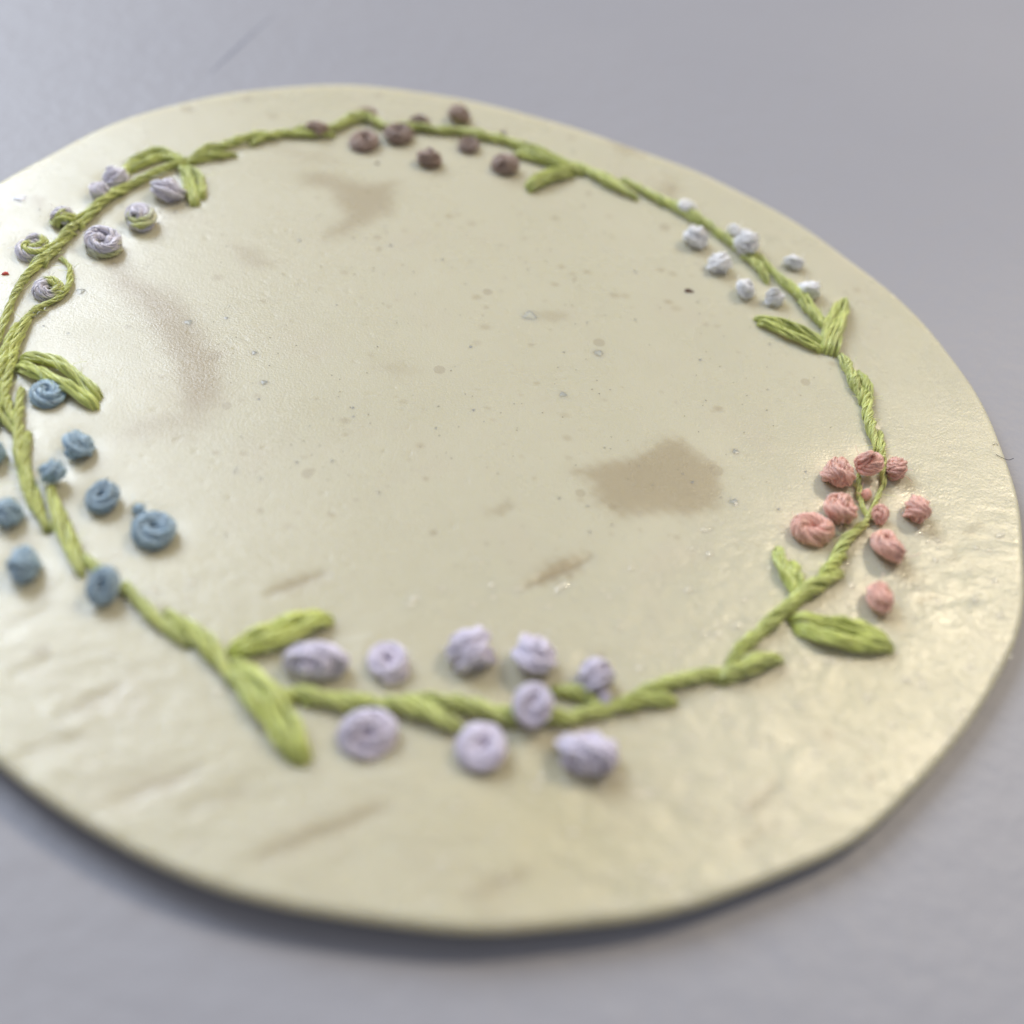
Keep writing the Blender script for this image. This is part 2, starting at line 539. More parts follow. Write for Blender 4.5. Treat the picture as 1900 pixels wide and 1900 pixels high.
# ------------------------------------------------------------------ the table
tv, tf = [], []
gx = np.linspace(-700, 700, 15)
for j, y in enumerate(np.linspace(-500, 900, 15)):
    for x in gx:
        tv.append((x, y, TABLE_Z - 0.0))
tf = [(j * 15 + i, j * 15 + i + 1, (j + 1) * 15 + i + 1, (j + 1) * 15 + i) for j in range(14) for i in range(14)]
table = new_mesh('tabletop', np.array(tv), np.array(tf), M_TABLE)
table['kind'] = 'structure'
# a shallow scratch in the tabletop beyond the sheet
sa, sb = at(388, 138, TABLE_Z), at(522, 18, TABLE_Z)
sd = (sb - sa) / np.linalg.norm(sb - sa)
sn = np.array([-sd[1], sd[0], 0])
scv, scf = [], []
for i_ in range(13):
    t_ = i_ / 12
    w_ = 0.24 * math.sin(math.pi * (0.05 + 0.9 * t_)) * (1.3 - t_)
    p_ = sa + (sb - sa) * t_ + sn * 0.15 * math.sin(t_ * 2.5)
    scv += [p_ - sn * w_ + np.array([0, 0, 0.004]), p_ + np.array([0, 0, 0.02]), p_ + sn * w_ + np.array([0, 0, 0.004])]
for i_ in range(12):
    for q_ in (0, 1):
        scf.append((3 * i_ + q_, 3 * i_ + 3 + q_, 3 * i_ + 4 + q_, 3 * i_ + 1 + q_))
scratch = new_mesh('scratch', np.array(scv), np.array(scf), M_GROOVE)
scratch.parent = table

# ------------------------------------------------------------------ thread colours (dye)
GREEN = np.array((0.640, 0.700, 0.200))
GREEN2 = np.array((0.570, 0.630, 0.160))
LILAC = np.array((0.80, 0.765, 0.87))
PURPLE = np.array((0.76, 0.70, 0.85))
BROWN = np.array((0.315, 0.215, 0.170))
WHITE = np.array((0.97, 0.97, 0.98))
PINK = np.array((0.90, 0.49, 0.385))
BLUE = np.array((0.345, 0.490, 0.610))


HOLES = []


def bundle(P, rad, n1, tw1, n2, tw2, dye, sides=4, fuzz=0, sub=0.40, loose=0.15):
    """a floss: n1 strands wound with tw1 turns, each of n2 fibres with tw2 turns; dye (m, 3) along the path"""
    m = len(P)
    A = strands(P[None], rad[None], n1, (1 - sub) * (0.99 + 0.33 * loose), tw1, loose)
    ra = np.repeat((rad * sub)[None], len(A), 0)
    B = strands(A, ra, n2, 0.76, tw2, 0.2)
    rb = np.repeat((rad * sub * (2.35 / n2))[None], len(B), 0) * rng.uniform(0.85, 1.15, (len(B), 1))
    Vt, Ft = tubes(B, rb, sides)
    shade = rng.uniform(0.80, 1.12, (len(B), 1, 1))
    col = np.repeat((np.repeat(dye[None], len(B), 0) * shade)[:, :, None, :], sides, 2).reshape(-1, 3)
    if fuzz:
        k = 7
        hs = []
        for _ in range(fuzz):
            f = B[rng.integers(len(B)), rng.integers(int(m * 0.15), int(m * 0.85))]
            c = P[rng.integers(m)]
            out = f - P[np.argmin(np.linalg.norm(P - f, axis=1))]
            out = out / (np.linalg.norm(out) + 1e-6) + rng.normal(0, 0.6, 3)
            out[2] = abs(out[2]) * 0.6
            side = rng.normal(0, 1, 3)
            L = rng.uniform(0.3, 1.0)
            t = np.linspace(0, 1, k)[:, None]
            hs.append(f + out * t * L * 0.6 + side * (t ** 2) * L * 0.35)
        H = np.array(hs)
        Vh, Fh = tubes(H, np.full(H.shape[:2], 0.016), 3)
        Ft = np.vstack([Ft, Fh + len(Vt)])
        Vt = np.vstack([Vt, Vh])
        col = np.vstack([col, np.repeat(dye[:1] * 1.25 + 0.05, len(Vh), 0)])
    return Vt, Ft, col


def stitch(name, pts, w_px, n1=4, twist=0.6, dye=GREEN, rise=1.0, label=None, flat=0.85, z0=0.0, m=None, taper=0.45):
    """a straight or bowed stitch between two holes of the sheet"""
    mid = pts[len(pts) // 2]
    r = 0.46 * w_px * scale_at(*mid)
    base = [on_sheet(px, py, 0.35 * r) for px, py in pts]
    HOLES.append((base[0][0], base[0][1], 0.45, 0.08))
    HOLES.append((base[-1][0], base[-1][1], 0.45, 0.08))
    L = sum(np.linalg.norm(base[i + 1] - base[i]) for i in range(len(base) - 1))
    m = m or int(np.clip(L * 9, 26, 90))
    P, L = smooth_path(base, m)
    s = np.linspace(0, 1, m)
    dip = np.clip(np.minimum(s, 1 - s) * L / (1.3 * r), 0, 1)
    P[:, 2] += -0.95 * r + (0.95 + 0.62) * r * np.sqrt(1 - (1 - dip) ** 2) * 1.0 + rise * 0.35 * r * np.sin(np.pi * s) + z0 - 0.55 * r
    P[:, 0] += 0.08 * r * np.sin(s * 7 + rng.uniform(0, 6))
    P[:, 1] += 0.08 * r * np.sin(s * 6 + rng.uniform(0, 6))
    rad = r * (taper + (1 - taper) * np.sqrt(np.sin(np.pi * np.clip(s, 0.02, 0.98)))) * 0.98
    tw = twist * L / (7 * r)
    var = 1 + 0.06 * np.sin(s * 9 + rng.uniform(0, 6))
    Vt, Ft, col = bundle(P, rad, n1, tw, 8 if n1 < 6 else 7, (0.9 if twist < 0.4 else 2.6) * L / (8 * r), dye[None] * var[:, None] * rng.uniform(0.92, 1.08), 4, fuzz=int(rng.integers(6, 12)),
                         sub=0.35 if n1 > 4 else 0.42, loose=0.24)
    zz = np.interp(np.arange(len(Vt)), [0, len(Vt)], [0, 0])
    return put(name, Vt, Ft, M_THREAD, {'dye': col}, label)


STEM = [  # each stem stitch: its run through the photograph, its width there
    ([(352, 296), (285, 326), (222, 358)], 17), ([(255, 338), (200, 372), (148, 422)], 22), ([(178, 384), (128, 432), (82, 492)], 23),
    ([(138, 432), (92, 470), (42, 522)], 22), ([(92, 470), (42, 525), (12, 592)], 16), ([(45, 520), (15, 580), (-8, 650)], 16),
    ([(112, 478), (130, 500), (122, 545), (76, 572)], 14), ([(92, 560), (55, 590), (30, 622)], 17), ([(58, 580), (32, 640), (10, 702)], 22),
    ([(36, 600), (12, 660), (-6, 730)], 24), ([(30, 650), (18, 700), (4, 760)], 20), ([(4, 690), (12, 740), (28, 792)], 20),
    ([(-14, 720), (0, 770), (34, 808)], 18), ([(40, 718), (36, 780), (42, 850)], 22), ([(34, 790), (38, 850), (62, 905)], 24), ([(52, 800), (52, 880), (86, 985)], 24), ([(36, 860), (56, 930), (92, 982)], 20),
    ([(94, 900), (112, 980), (152, 1066)], 27), ([(108, 930), (136, 1000), (160, 1050)], 18), ([(152, 1030), (190, 1068), (236, 1102)], 24),
    ([(226, 1080), (280, 1140), (350, 1200)], 28), ([(306, 1132), (360, 1180), (430, 1260)], 30), ([(340, 1150), (392, 1200), (432, 1270)], 28),
    ([(525, 1282), (600, 1298), (668, 1318)], 34), ([(560, 1300), (640, 1300), (730, 1316)], 32), ([(708, 1306), (780, 1322), (858, 1350)], 42),
    ([(748, 1298), (850, 1308), (955, 1342)], 36), ([(900, 1318), (980, 1332), (1080, 1334)], 36), ([(1020, 1280), (1070, 1288), (1120, 1310)], 30),
    ([(1040, 1336), (1105, 1322), (1180, 1304)], 30), ([(1110, 1322), (1180, 1304), (1258, 1300)], 34), ([(1172, 1290), (1260, 1264), (1362, 1246)], 32), ([(1330, 1262), (1390, 1238), (1452, 1222)], 40),
    ([(1348, 1234), (1384, 1196), (1422, 1168)], 27), ([(1388, 1200), (1440, 1146), (1500, 1104)], 30), ([(1440, 1140), (1500, 1098), (1562, 1064)], 34),
    ([(1512, 1090), (1534, 1062), (1566, 1028)], 30), ([(1538, 1050), (1570, 1006), (1612, 968)], 26), ([(1598, 985), (1618, 945), (1638, 900)], 14),
    ([(1612, 965), (1594, 925), (1594, 878)], 13), ([(1640, 905), (1636, 855), (1634, 798)], 18), ([(1628, 838), (1612, 785), (1604, 712)], 25),
    ([(1616, 752), (1606, 720), (1592, 690)], 22), ([(1600, 748), (1580, 700), (1556, 655)], 25),
    ([(1545, 622), (1510, 590), (1482, 556)], 22), ([(1530, 602), (1490, 560), (1432, 502)], 24), ([(1424, 524), (1408, 500), (1378, 474)], 22),
    ([(1446, 522), (1410, 485), (1362, 462)], 18), ([(1402, 484), (1360, 456), (1312, 418)], 20), ([(1330, 432), (1290, 404), (1248, 376)], 20), ([(1298, 416), (1240, 380), (1190, 352)], 18),
    ([(1230, 380), (1190, 355), (1152, 332)], 16), ([(1182, 368), (1132, 344), (1082, 318)], 20), ([(1152, 344), (1100, 322), (1052, 302)], 18),
    ([(1000, 292), (950, 268), (895, 250)], 17), ([(960, 270), (905, 256), (850, 240)], 19), ([(905, 258), (850, 246), (795, 243)], 20), ([(830, 248), (780, 240), (705, 236)], 18),
    ([(716, 238), (672, 220), (616, 236)], 22), ([(660, 226), (610, 242), (545, 240)], 17), ([(620, 252), (560, 252), (505, 250)], 15), ([(562, 246), (510, 252), (465, 268)], 18), ([(500, 248), (450, 262), (398, 276)], 18),
    ([(438, 286), (395, 292), (350, 302)], 18), ([(415, 270), (380, 282), (345, 304)], 18),
]
for i_, (pts, w) in enumerate(STEM):
    stitch('stem_stitch', pts, w * 0.93, n1=4 if w < 24 else 6, twist=rng.uniform(0.3, 0.7), dye=GREEN * rng.uniform(0.92, 1.08) if i_ % 3 else GREEN2 * rng.uniform(1.0, 1.15), z0=rng.uniform(0, 0.12))

LEAVES = [  # straight satin stitches side by side: one leaf is a part, its stitches are its own strands
    [([(428, 1246), (488, 1318), (554, 1412)], 42), ([(446, 1238), (516, 1312), (566, 1408)], 42), ([(428, 1228), (478, 1262), (540, 1300)], 30)],
    [([(428, 1206), (500, 1178), (596, 1140)], 40), ([(440, 1212), (520, 1190), (608, 1150)], 34)],
    [([(1472, 1150), (1560, 1166), (1645, 1190)], 36), ([(1480, 1168), (1560, 1196), (1652, 1202)], 32)],
    [([(1442, 1018), (1454, 1060), (1478, 1108)], 27), ([(1470, 1046), (1478, 1078), (1498, 1106)], 24)],
    [([(1530, 652), (1538, 610), (1556, 562)], 22), ([(1546, 654), (1556, 610), (1566, 558)], 24), ([(1526, 648), (1532, 610), (1548, 575)], 16)],
    [([(1530, 640), (1470, 608), (1402, 590)], 18), ([(1522, 650), (1460, 624), (1410, 600)], 18)],
    [([(1070, 314), (1018, 326), (978, 344)], 20), ([(1060, 324), (1022, 336), (982, 352)], 18)],
    [([(1072, 318), (1010, 290), (945, 266)], 20), ([(1082, 322), (1020, 304), (960, 280)], 20), ([(1040, 310), (1000, 300), (955, 286)], 14)],
    [([(348, 302), (296, 284), (238, 302)], 16), ([(344, 306), (300, 296), (244, 316)], 15), ([(262, 296), (236, 312), (236, 330)], 14)],
    [([(332, 308), (350, 330), (366, 378)], 17), ([(346, 310), (372, 334), (376, 366)], 16), ([(340, 320), (345, 345), (358, 380)], 14)],
    [([(40, 662), (110, 678), (182, 736)], 26), ([(38, 680), (90, 706), (176, 752)], 28)],
]
for leaf in LEAVES:
    (pts, w) = leaf[0]
    dye = GREEN2 * rng.uniform(1.02, 1.14)
    o = stitch('leaf', pts, w, n1=6, twist=0.16, dye=dye, z0=0.05, taper=0.74)
    for (pts, w) in leaf[1:]:
        s_ = stitch('leaf_strand', pts, w, n1=6, twist=0.14, dye=dye * rng.uniform(0.9, 1.1), z0=rng.uniform(0.02, 0.2), taper=0.74)
        s_.parent = o
        s_.matrix_parent_inverse = Matrix.Identity(4)


def knot(px, py, w_px, h_px, dye, style='bun', az=None, alt=None, loops=1.8, bands=None, label=None, twist=0.2, seed=0, top=0.0, zband=None):
    """a french knot: the floss rises, winds round, and dives through the middle"""
    g = np.random.default_rng(seed)
    D = w_px * scale_at(px, py) * 1.0
    ry = min(w_px, h_px * 1.15) / w_px * D * (0.205 if style == 'ring' else 0.25)
    R = D / 2 - ry
    m = 120
    th = np.linspace(0, 2 * np.pi * loops, m)
    fr = th / th[-1]
    flat = 0.80 if style == 'ring' else 1.0
    rad_l = R * (1.04 - (0.08 if style == 'ring' else 0.28) * fr ** 2) * (1 + 0.09 * np.sin(2 * th + g.uniform(0, 6)) + 0.06 * np.sin(th * 1.3 + g.uniform(0, 6)))
    zz = ry * (0.35 + (1.0 if style == 'ring' else 1.25) * fr) + 0.1 * ry * np.sin(th * 1.7 + g.uniform(0, 6))
    ph0 = g.uniform(0, 6.28)
    zz = zz + R * 0.30 * np.sin(th * g.uniform(0.75, 1.2) + g.uniform(0, 6.28)) * (0.5 if style == 'ring' else 1.0)
    rad_l = rad_l * (1 + 0.12 * np.sin(th * g.uniform(0.5, 0.9) + g.uniform(0, 6.28)))
    P = np.c_[rad_l * np.cos(th + ph0), rad_l * np.sin(th + ph0), zz]
    # the tail dives into the middle
    e = P[-1]
    d = P[-1] - P[-2]
    d = d / np.linalg.norm(d)
    tail = smooth_path([e, e * np.array([0.85, 0.85, 1]) + d * R * 0.4 - np.array([0, 0, 0.4 * ry]), e * np.array([0.6, 0.6, 0.3]) + d * R * 0.5, e * np.array([0.4, 0.4, 0]) + d * R * 0.4 - np.array([0, 0, 0.9 * ry])], 20)[0]
    if style != 'ring' and g.uniform() < 0.55:      # the last turn crosses over the top and goes in on the far side
        hi = zz.max() + 0.55 * ry
        tail = smooth_path([e, e * np.array([0.55, 0.55, 0]) + d * R * 0.5 + np.array([0, 0, hi]), -e * np.array([0.5, 0.5, 0]) + d * R * 0.5 + np.array([0, 0, hi * 0.95]),
                            -e * np.array([1.02, 1.02, 0]) + np.array([0, 0, hi * 0.3]), -e * np.array([0.9, 0.9, 0]) - np.array([0, 0, 0.4 * ry])], 30)[0]
    P = np.vstack([P, tail[1:]])
    if style != 'ring':                              # a close, uneven winding: one pass across, a few turns crossing over it
        ry = min(w_px, h_px * 1.15) / w_px * D * 0.165
        a_ = D / 2 - ry
        az_ = az if az is not None else g.uniform(0, 6.28)
        al_ = alt if alt is not None and style == 'ball' else g.uniform(0.8, 1.5)
        q_ = []
        for (lp, p0, p1, rad_, da, dl, mm_) in ((g.uniform(3.4, 4.2), -1.15, 1.1, 0.90, 0.0, 0.0, 100), (g.uniform(1.6, 2.4), -0.5, 0.45, 1.10, g.uniform(0.5, 1.1), g.uniform(-0.5, 0.1), 60)):
            t_ = np.linspace(0, 1, mm_)
            az2 = az_ + da + 0.30 * np.sin(t_ * g.uniform(5, 11) + g.uniform(0, 6))
            al2 = al_ + dl + 0.22 * np.sin(t_ * g.uniform(5, 11) + g.uniform(0, 6))
            ax = np.c_[np.cos(az2) * np.sin(al2), np.sin(az2) * np.sin(al2), np.cos(al2)]
            e1 = np.cross(ax, [0.13, 0.21, 1.0])
            e1 /= np.linalg.norm(e1, axis=1, keepdims=True)
            e2 = np.cross(ax, e1)
            ph_ = p0 + (p1 - p0) * t_ + 0.12 * np.sin(t_ * g.uniform(9, 20))
            th_ = 2 * np.pi * lp * t_ + g.uniform(0, 6)
            rr2 = a_ * rad_ * (1 + 0.07 * np.sin(th_ * 0.7 + g.uniform(0, 6)))
            q_.append(rr2[:, None] * (np.cos(ph_)[:, None] * (np.cos(th_)[:, None] * e1 + np.sin(th_)[:, None] * e2) + np.sin(ph_)[:, None] * ax))
        P = smooth_path(np.vstack([q_[0][::3], q_[1][::3]]), 190)[0]
        P[:, 2] = P[:, 2] * 0.92 + a_ * 0.80
    P, L = resample(P, 112 if style == 'ring' else 175)
    P[:, 2] *= flat
    if style == 'ring' and alt is not None:
        az_ = az if az is not None else g.uniform(0, 6.28)
        ca, sa = math.cos(alt), math.sin(alt)
        Rx = np.array([[1, 0, 0], [0, ca, -sa], [0, sa, ca]])
        Rz = np.array([[math.cos(az_), -math.sin(az_), 0], [math.sin(az_), math.cos(az_), 0], [0, 0, 1]])
        c0 = np.array([0, 0, ry])
        P = (P - c0) @ (Rz @ Rx).T + c0 + np.array([0, 0, 0.25 * ry])
    if style == 'cone':
        q = np.linalg.norm(P[:, :2] - np.array([-0.12 * D, 0.05 * D]), axis=1)
        P[:, 2] *= 1 + 0.25 * np.exp(-(q / (0.26 * D)) ** 2)
        P[:, 2] += 0.22 * D * np.exp(-(q / (0.2 * D)) ** 2)
    # proportions of this knot: how wide and how tall it stands
    ctr = on_sheet(px, py, 0.0)
    base = np.array([ctr[0], ctr[1], float(lift(ctr[0], ctr[1])) + top * D])
    HOLES.append((ctr[0], ctr[1], D * 0.55, 0.16))
    er = np.array([RIGHT[0], RIGHT[1], 0.0])
    er /= np.linalg.norm(er)
    ed = np.array([-er[1], er[0], 0.0])
    off = np.zeros(3)
    for _ in range(4):
        q = P + base + off - CAM
        zc = q @ _F
        ex, ey = 950 + F_PX * (q @ RIGHT) / zc, 950 - F_PX * (q @ UP) / zc
        up_ = P[:, 2] > -0.1 * ry
        rp = ry / scale_at(px, py)
        x0, x1, y0, y1 = ex[up_].min() - rp, ex[up_].max() + rp, ey[up_].min() - rp, ey[up_].max() + rp
        kw_, kh_ = np.clip((w_px - 2 * rp) / max(x1 - x0 - 2 * rp, 1), 0.6, 1.5), np.clip((h_px - 2 * rp) / max(y1 - y0 - 2 * rp, 1), 0.5, 1.5)
        u, v, z = (P @ er) * kw_, (P @ ed) * kh_, P[:, 2] * kh_
        P = u[:, None] * er + v[:, None] * ed + np.array([0, 0, 1.0]) * z[:, None]
        kx = scale_at(px, py)
        off = off + er * (px - 0.5 * (x0 + x1)) * kx * 0.8 + ed * (0.5 * (y0 + y1) - py) * kx * 1.05
    s = np.linspace(0, 1, len(P))
    rad = np.full(len(P), ry) * (1 + 0.09 * np.sin(s * g.uniform(9, 20) + g.uniform(0, 6))) * np.where(s > 0.92, 1 - (s - 0.92) * 5.5, 1)
    col = np.repeat(dye[None] * g.uniform(0.95, 1.06), len(P), 0)
    if bands:
        for (b0, b1, c2) in bands:
            w = 1 / (1 + np.exp(-(s - b0) / 0.008)) * (1 / (1 + np.exp((s - b1) / 0.008)))
            col = col * (1 - w[:, None]) + c2[None] * w[:, None]
    if zband:
        zr = (P[:, 2] - P[:, 2].min()) / np.ptp(P[:, 2])
        w = (1 / (1 + np.exp(-(zr - zband[0]) / 0.03))) * (1 / (1 + np.exp((zr - zband[1]) / 0.03)))
        col = col * (1 - w[:, None]) + zband[2][None] * w[:, None]
    P = P + base + off
    Vt, Ft, cc = bundle(P, rad, (6 if twist > 0.5 else 5) if style == 'ring' else 4, twist * L / (5.2 * ry), 7 if style == 'ring' else 6, 2.0 * L / (6 * ry), col, 4, fuzz=int(g.integers(9, 16)), sub=(0.36 if twist > 0.5 else 0.38) if style == 'ring' else 0.42, loose=0.2)
    cut = base[2] - top * D - 0.6
    Vt[:, 2] = np.maximum(Vt[:, 2], cut)
    return put('french_knot', Vt, Ft, M_THREAD, {'dye': cc}, label)


KG = GREEN * 0.95
VARI = 'lilac and green variegated french knot'
KNOTS = [
    # lilac and green, upper left
    (214, 330, 52, 44, LILAC, 'bun', dict(alt=0.5, az=2.2, label=VARI)), (186, 356, 42, 38, LILAC, 'bun', dict(alt=0.3, az=0.6, label=VARI)),
    (312, 352, 68, 48, LILAC, 'bun', dict(alt=0.3, az=0.2, bands=[(0.80, 0.90, KG)], label=VARI)), (261, 405, 58, 54, LILAC, 'ball', dict(alt=0.12, az=1.57, zband=(0.42, 0.66, KG), label=VARI)),
    (193, 451, 74, 60, LILAC, 'ring', dict(alt=0.25, az=0.3, zband=(-1, 0.60, KG), label=VARI)), (118, 404, 50, 44, LILAC, 'bun', dict(alt=0.4, bands=[(0.62, 0.95, KG)], label=VARI)),
    (63, 459, 64, 54, LILAC, 'ring', dict(bands=[(0.45, 0.82, KG)], label=VARI)), (91, 536, 60, 48, LILAC, 'ring', dict(alt=0.3, bands=[(0.50, 0.72, KG)], label=VARI)),
    # brown, along the far side
    (588, 239, 44, 30, BROWN * 1.5, 'bun', dict(top=0.12)), (680, 212, 38, 28, BROWN * 1.2, 'ring', {}), (678, 261, 55, 42, BROWN * 1.15, 'ring', {}), (740, 248, 56, 42, BROWN, 'ring', dict(top=0.06)),
    (780, 227, 40, 30, BROWN, 'bun', {}), (852, 212, 44, 40, BROWN * 1.1, 'ball', dict(alt=0.9, az=0.4)), (797, 293, 49, 38, BROWN * 1.2, 'bun', {}), (870, 270, 40, 34, BROWN, 'ring', {}),
    (938, 306, 54, 44, BROWN * 1.1, 'bun', dict(alt=0.4)), (932, 252, 16, 16, BROWN, 'bun', {}),
    # white, upper right
    (1274, 386, 38, 34, WHITE, 'bun', dict(alt=0.4)), (1293, 440, 52, 44, WHITE, 'cone', {}), (1362, 428, 28, 26, WHITE, 'bun', {}), (1384, 450, 50, 52, WHITE, 'ball', dict(alt=0.7, az=1.0)),
    (1335, 490, 52, 42, WHITE, 'bun', dict(alt=0.4, az=1.4)), (1384, 536, 40, 40, WHITE, 'ball', dict(alt=0.8)), (1438, 553, 40, 38, WHITE, 'cone', {}), (1500, 538, 46, 36, WHITE, 'bun', {}), (1472, 487, 42, 30, WHITE, 'bun', {}),
    # pink, right
    (1555, 876, 64, 60, PINK, 'bun', dict(alt=0.25, az=0.5, twist=0.6)), (1612, 858, 56, 50, PINK, 'cone', dict(twist=0.6, top=0.25)), (1662, 870, 44, 44, PINK * 0.95, 'bun', dict(alt=0.6, az=2.0, twist=0.6)),
    (1560, 944, 66, 60, PINK, 'bun', dict(alt=0.3, az=0.4, twist=0.6)), (1508, 984, 82, 64, PINK, 'ring', dict(alt=0.2, az=0.2, twist=0.6)), (1607, 918, 22, 26, PINK * 1.1, 'bun', dict(twist=0.6)),
    (1633, 955, 34, 40, PINK, 'bun', dict(alt=0.5, twist=0.6)), (1702, 945, 54, 56, PINK, 'ball', dict(alt=1.3, az=0.6, twist=0.3)), (1648, 1014, 66, 64, PINK, 'ring', dict(alt=0.4, az=2.8, twist=0.6)),
    (1633, 1109, 56, 60, PINK * 1.05, 'ball', dict(alt=0.9, az=0.7, twist=0.6)),
    # blue, left
    (88, 731, 64, 58, BLUE * 1.08, 'ring', {}), (146, 825, 64, 56, BLUE * 1.15, 'bun', dict(alt=0.5, az=0.5)), (97, 874, 54, 46, BLUE * 1.1, 'bun', dict(alt=0.4, az=2.5, top=0.25)), (190, 921, 64, 64, BLUE * 0.9, 'ring', dict(alt=0.3, az=0.2)),
    (288, 982, 84, 72, BLUE * 0.9, 'ring', dict(alt=0.3, az=0.5)), (258, 946, 26, 26, BLUE * 1.2, 'bun', {}), (16, 951, 60, 58, BLUE, 'bun', {}), (-8, 842, 42, 50, BLUE, 'ball', {}), (44, 1047, 68, 70, BLUE * 1.05, 'ball', dict(alt=1.3, az=0.8)),
    (192, 1084, 66, 76, BLUE * 0.85, 'ring', dict(alt=0.35, az=0.4, top=0.25)), (-16, 776, 36, 36, BLUE, 'bun', {}),
    # lilac, near side
    (588, 1226, 128, 80, PURPLE, 'bun', dict(label='wide pale lilac french knot', loops=2.1)), (722, 1232, 82, 76, PURPLE, 'ring', {}), (873, 1205, 96, 88, PURPLE * 1.06, 'ball', dict(alt=1.35, az=2.2)),
    (990, 1215, 82, 78, PURPLE, 'bun', dict(alt=0.4, az=0.3)), (1104, 1254, 74, 72, PURPLE, 'bun', dict(alt=0.6, az=1.0)), (1122, 1296, 30, 40, PURPLE * 0.95, 'bun', {}), (988, 1309, 80, 84, PURPLE, 'ring', dict(alt=0.3, az=0.3, top=0.34)),
    (684, 1358, 108, 96, PURPLE, 'ring', dict(alt=0.3, az=0.3)), (893, 1387, 98, 90, PURPLE, 'ring', dict(alt=0.25, az=0.4)), (1090, 1397, 118, 88, PURPLE, 'bun', dict(alt=0.2, az=0.2)),
]
NAMES = [(LILAC, None), (BROWN, 'brown french knot'), (WHITE, 'white french knot'), (PINK, 'dusty pink french knot'), (BLUE, 'grey blue french knot'), (PURPLE, 'pale lilac french knot')]
for i_, (px_, py_, w_, h_, dye, style, kw) in enumerate(KNOTS):
    kw = dict(kw)
    if 'label' not in kw:
        u = dye / np.linalg.norm(dye)
        kw['label'] = max(((float(u @ (c / np.linalg.norm(c))), n) for c, n in NAMES[1:]))[1]
    knot(px_, py_, w_, h_, dye, style, seed=100 + i_, **kw)


# ------------------------------------------------------------------ specks in the sheet, lint and loose fibres on it
def lens(px, py, rx, ry, ang, h=0.03, n=9):
    c = on_sheet(px, py, 0.0)
    k = scale_at(px, py)
    rows = []
    for q, z in ((1.0, 0.004), (0.6, h * 0.75)):
        for i in range(n):
            t = 2 * math.pi * i / n
            j = 1 + 0.22 * math.sin(3 * t + px) + 0.12 * math.sin(5 * t + py)
            u, v = q * rx * k * math.cos(t) * j, q * ry * k * math.sin(t) * j
            rows.append((c[0] + u * math.cos(ang) - v * math.sin(ang), c[1] + u * math.sin(ang) + v * math.cos(ang), c[2] + z))
    rows.append((c[0], c[1], c[2] + h))
    f = []
    for i in range(n):
        j = (i + 1) % n
        f.append((i, j, n + j)); f.append((i, n + j, n + i)); f.append((n + i, n + j, 2 * n))
    return np.array(rows), np.array(f)


def speck(name, px, py, rx, ry, ang, mat, h=0.03, label=None):
    v, f = lens(px, py, rx, ry, ang, h)
    v[:, 2] += 0.10 * 0 + local_wave(v[:, 0], v[:, 1])
    return put(name, v, f, mat, None, label)


def local_wave(x, y):
    return 0.02 * np.sin(x * 0.23 + y * 0.11) + 0.018 * np.sin(y * 0.31 - x * 0.17 + 1.3) + 0.002


speck('speck', 1278, 540, 9, 6, 0.1, M_RUST, 0.05, 'dark rust speck')
speck('speck', 700, 303, 4, 3.5, 0, M_RUST, 0.04, 'dark speck')
sv, sf, n0 = [], [], 0
for _ in range(190):
    px_, py_ = random.uniform(380, 1560), random.uniform(380, 900)
    v, f = lens(px_, py_, random.uniform(1.0, 2.4), random.uniform(0.8, 1.6), random.uniform(0, 3), 0.02, 6)
    v[:, 2] += local_wave(v[:, 0], v[:, 1])
    sv.append(v); sf.append(f + n0); n0 += len(v)
o = put('dark_flecks', np.vstack(sv), np.vstack(sf), M_GREY)
o['kind'] = 'stuff'


def tag(o, label, cat):
    o['label'] = label
    o['category'] = cat
    return o


def fibre(name, pts, r, mat, z=0.05, rise=0.0, table=False):
    b = [at(px, py, TABLE_Z + z) if table else on_sheet(px, py, z) for px, py in pts]
    P, L = smooth_path(b, 24)
    s = np.linspace(0, 1, 24)
    P[:, 2] += rise * np.sin(np.pi * s)
    if not table:
        P[:, 2] += local_wave(P[:, 0], P[:, 1])
    v, f = tubes(P[None], np.full((1, 24), r), 6)
    return new_mesh(name, v, f, mat)


tag(fibre('loose_fibre', [(1848, 843), (1862, 850), (1872, 853), (1881, 850)], 0.022, M_DARK, 0.06), 'short curled dark fibre lying at the right rim of the oval', 'fibre')
tag(fibre('loose_fibre', [(1842, 825), (1848, 823), (1852, 826)], 0.018, M_DARK, 0.05), 'tiny dark fibre just inside the right rim, above the curled one', 'fibre')
def flake(name, px, py, r, mat, label):
    v, f = lens(px, py, r, r * 0.72, 0.4, 0.16, 9)
    v[:, 2] += local_wave(v[:, 0], v[:, 1])
    return tag(new_mesh(name, v, f, mat, None, None, False), label, 'lint')


flake('lint_flake', 37, 368, 12, M_WHITE, 'white flake of lint by the upper left rim of the oval')
flake('lint_flake', 10, 508, 7, M_RED, 'small red flake of lint on the oval at the left edge')

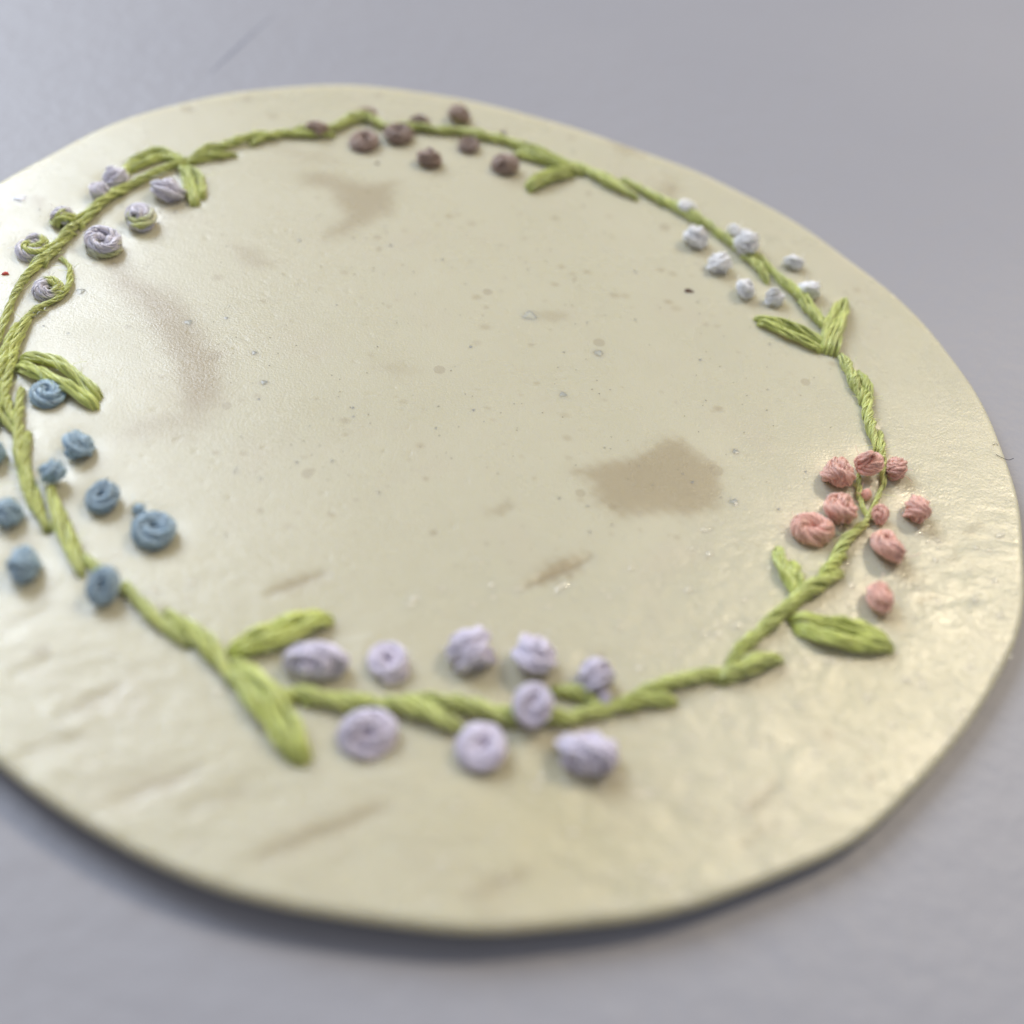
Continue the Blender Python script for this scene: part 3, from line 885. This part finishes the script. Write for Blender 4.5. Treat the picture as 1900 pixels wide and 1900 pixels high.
# small clear bubbles standing in the surface
bv, bf, n0 = [], [], 0
for q in [(983, 586, 12), (1111, 655, 8), (472, 655, 5), (490, 710, 6), (1365, 838, 6), (1362, 931, 8), (1045, 732, 7), (350, 598, 7), (420, 590, 4), (150, 540, 8), (430, 288, 6)] + \
        [(random.uniform(380, 1560), random.uniform(420, 1000), random.uniform(1.5, 3.5)) for _ in range(60)] + \
        [(random.uniform(10, 330), random.uniform(380, 620), random.uniform(1.5, 3)) for _ in range(30)]:
    rmm = q[2] * scale_at(q[0], q[1])
    v, f = lens(q[0], q[1], q[2], q[2] * 0.95, 0.0, 0.14 * rmm, 12)
    v[:, 2] += local_wave(v[:, 0], v[:, 1]) - 0.01
    bv.append(v)
    bf.append(f + n0)
    n0 += len(v)
o = put('bubbles', np.vstack(bv), np.vstack(bf), M_SHEET)
o['kind'] = 'stuff'

for _ in range(300):                              # small pits left by air in the sheet
    p_ = on_sheet(random.uniform(60, 1840), random.uniform(330, 1300))
    HOLES.append((p_[0], p_[1], random.uniform(0.10, 0.19), random.uniform(0.02, 0.045)))

# every thread pulls the sheet in a little where it goes through
sheet = bpy.data.objects['backing_sheet'].data
co_ = np.empty(len(sheet.vertices) * 3, dtype=np.float32)
sheet.vertices.foreach_get('co', co_)
co_ = co_.reshape(-1, 3) / MM
pull = np.zeros(len(co_))
nt = N_RING * N_ANG
for hx, hy, hr, hd in HOLES:
    m_ = np.where((np.abs(co_[:nt, 0] - hx) < 3 * hr) & (np.abs(co_[:nt, 1] - hy) < 3 * hr))[0]
    d2 = ((co_[m_, 0] - hx) ** 2 + (co_[m_, 1] - hy) ** 2) / hr ** 2
    pull[m_] = np.maximum(pull[m_], hd * np.exp(-d2))
co_[:, 2] -= pull
sheet.vertices.foreach_set('co', (co_ * MM).ravel())
sheet.update()

# glossy domes added over the near half to make glints of the lamp
k_ = NT('glint_gloss')
k_.b.inputs['Base Color'].default_value = (0.64, 0.60, 0.47, 1)
k_.b.inputs['Roughness'].default_value = 0.10
k_.b.inputs['Specular IOR Level'].default_value = 0.6
rim_px = np.array(RIM_PX, float)
gv, gf, n0 = [], [], 0
spots = [(1040, 1090, 20, 5), (962, 1092, 11, 4), (1018, 1125, 7, 4), (1368, 1160, 14, 5), (1330, 1178, 12, 5), (1395, 1150, 9, 4)]  # larger domes, added for bright glints beside creases
while len(spots) < 280:
    px_, py_ = random.uniform(20, 1880), random.uniform(980, 1690)
    keep = 1.0 if px_ + 0.55 * (py_ - 1000) > 1150 else 0.22
    if random.random() < keep and inside(np.array([[px_, py_]]), rim_px)[0]:
        q = random.uniform(1.8, 5.4)
        spots.append((px_, py_, q * random.uniform(1.1, 2.2), q))
for px_, py_, rx_, ry_ in spots:
    v, f = lens(px_, py_, rx_, ry_, 0.62 + random.uniform(-0.3, 0.3), 0.34 * ry_ * scale_at(px_, py_), 9)
    v[:, 2] += local_wave(v[:, 0], v[:, 1]) - 0.012
    gv.append(v)
    gf.append(f + n0)
    n0 += len(v)
o = put('glint_domes', np.vstack(gv), np.vstack(gf), k_.m)
o['kind'] = 'stuff'
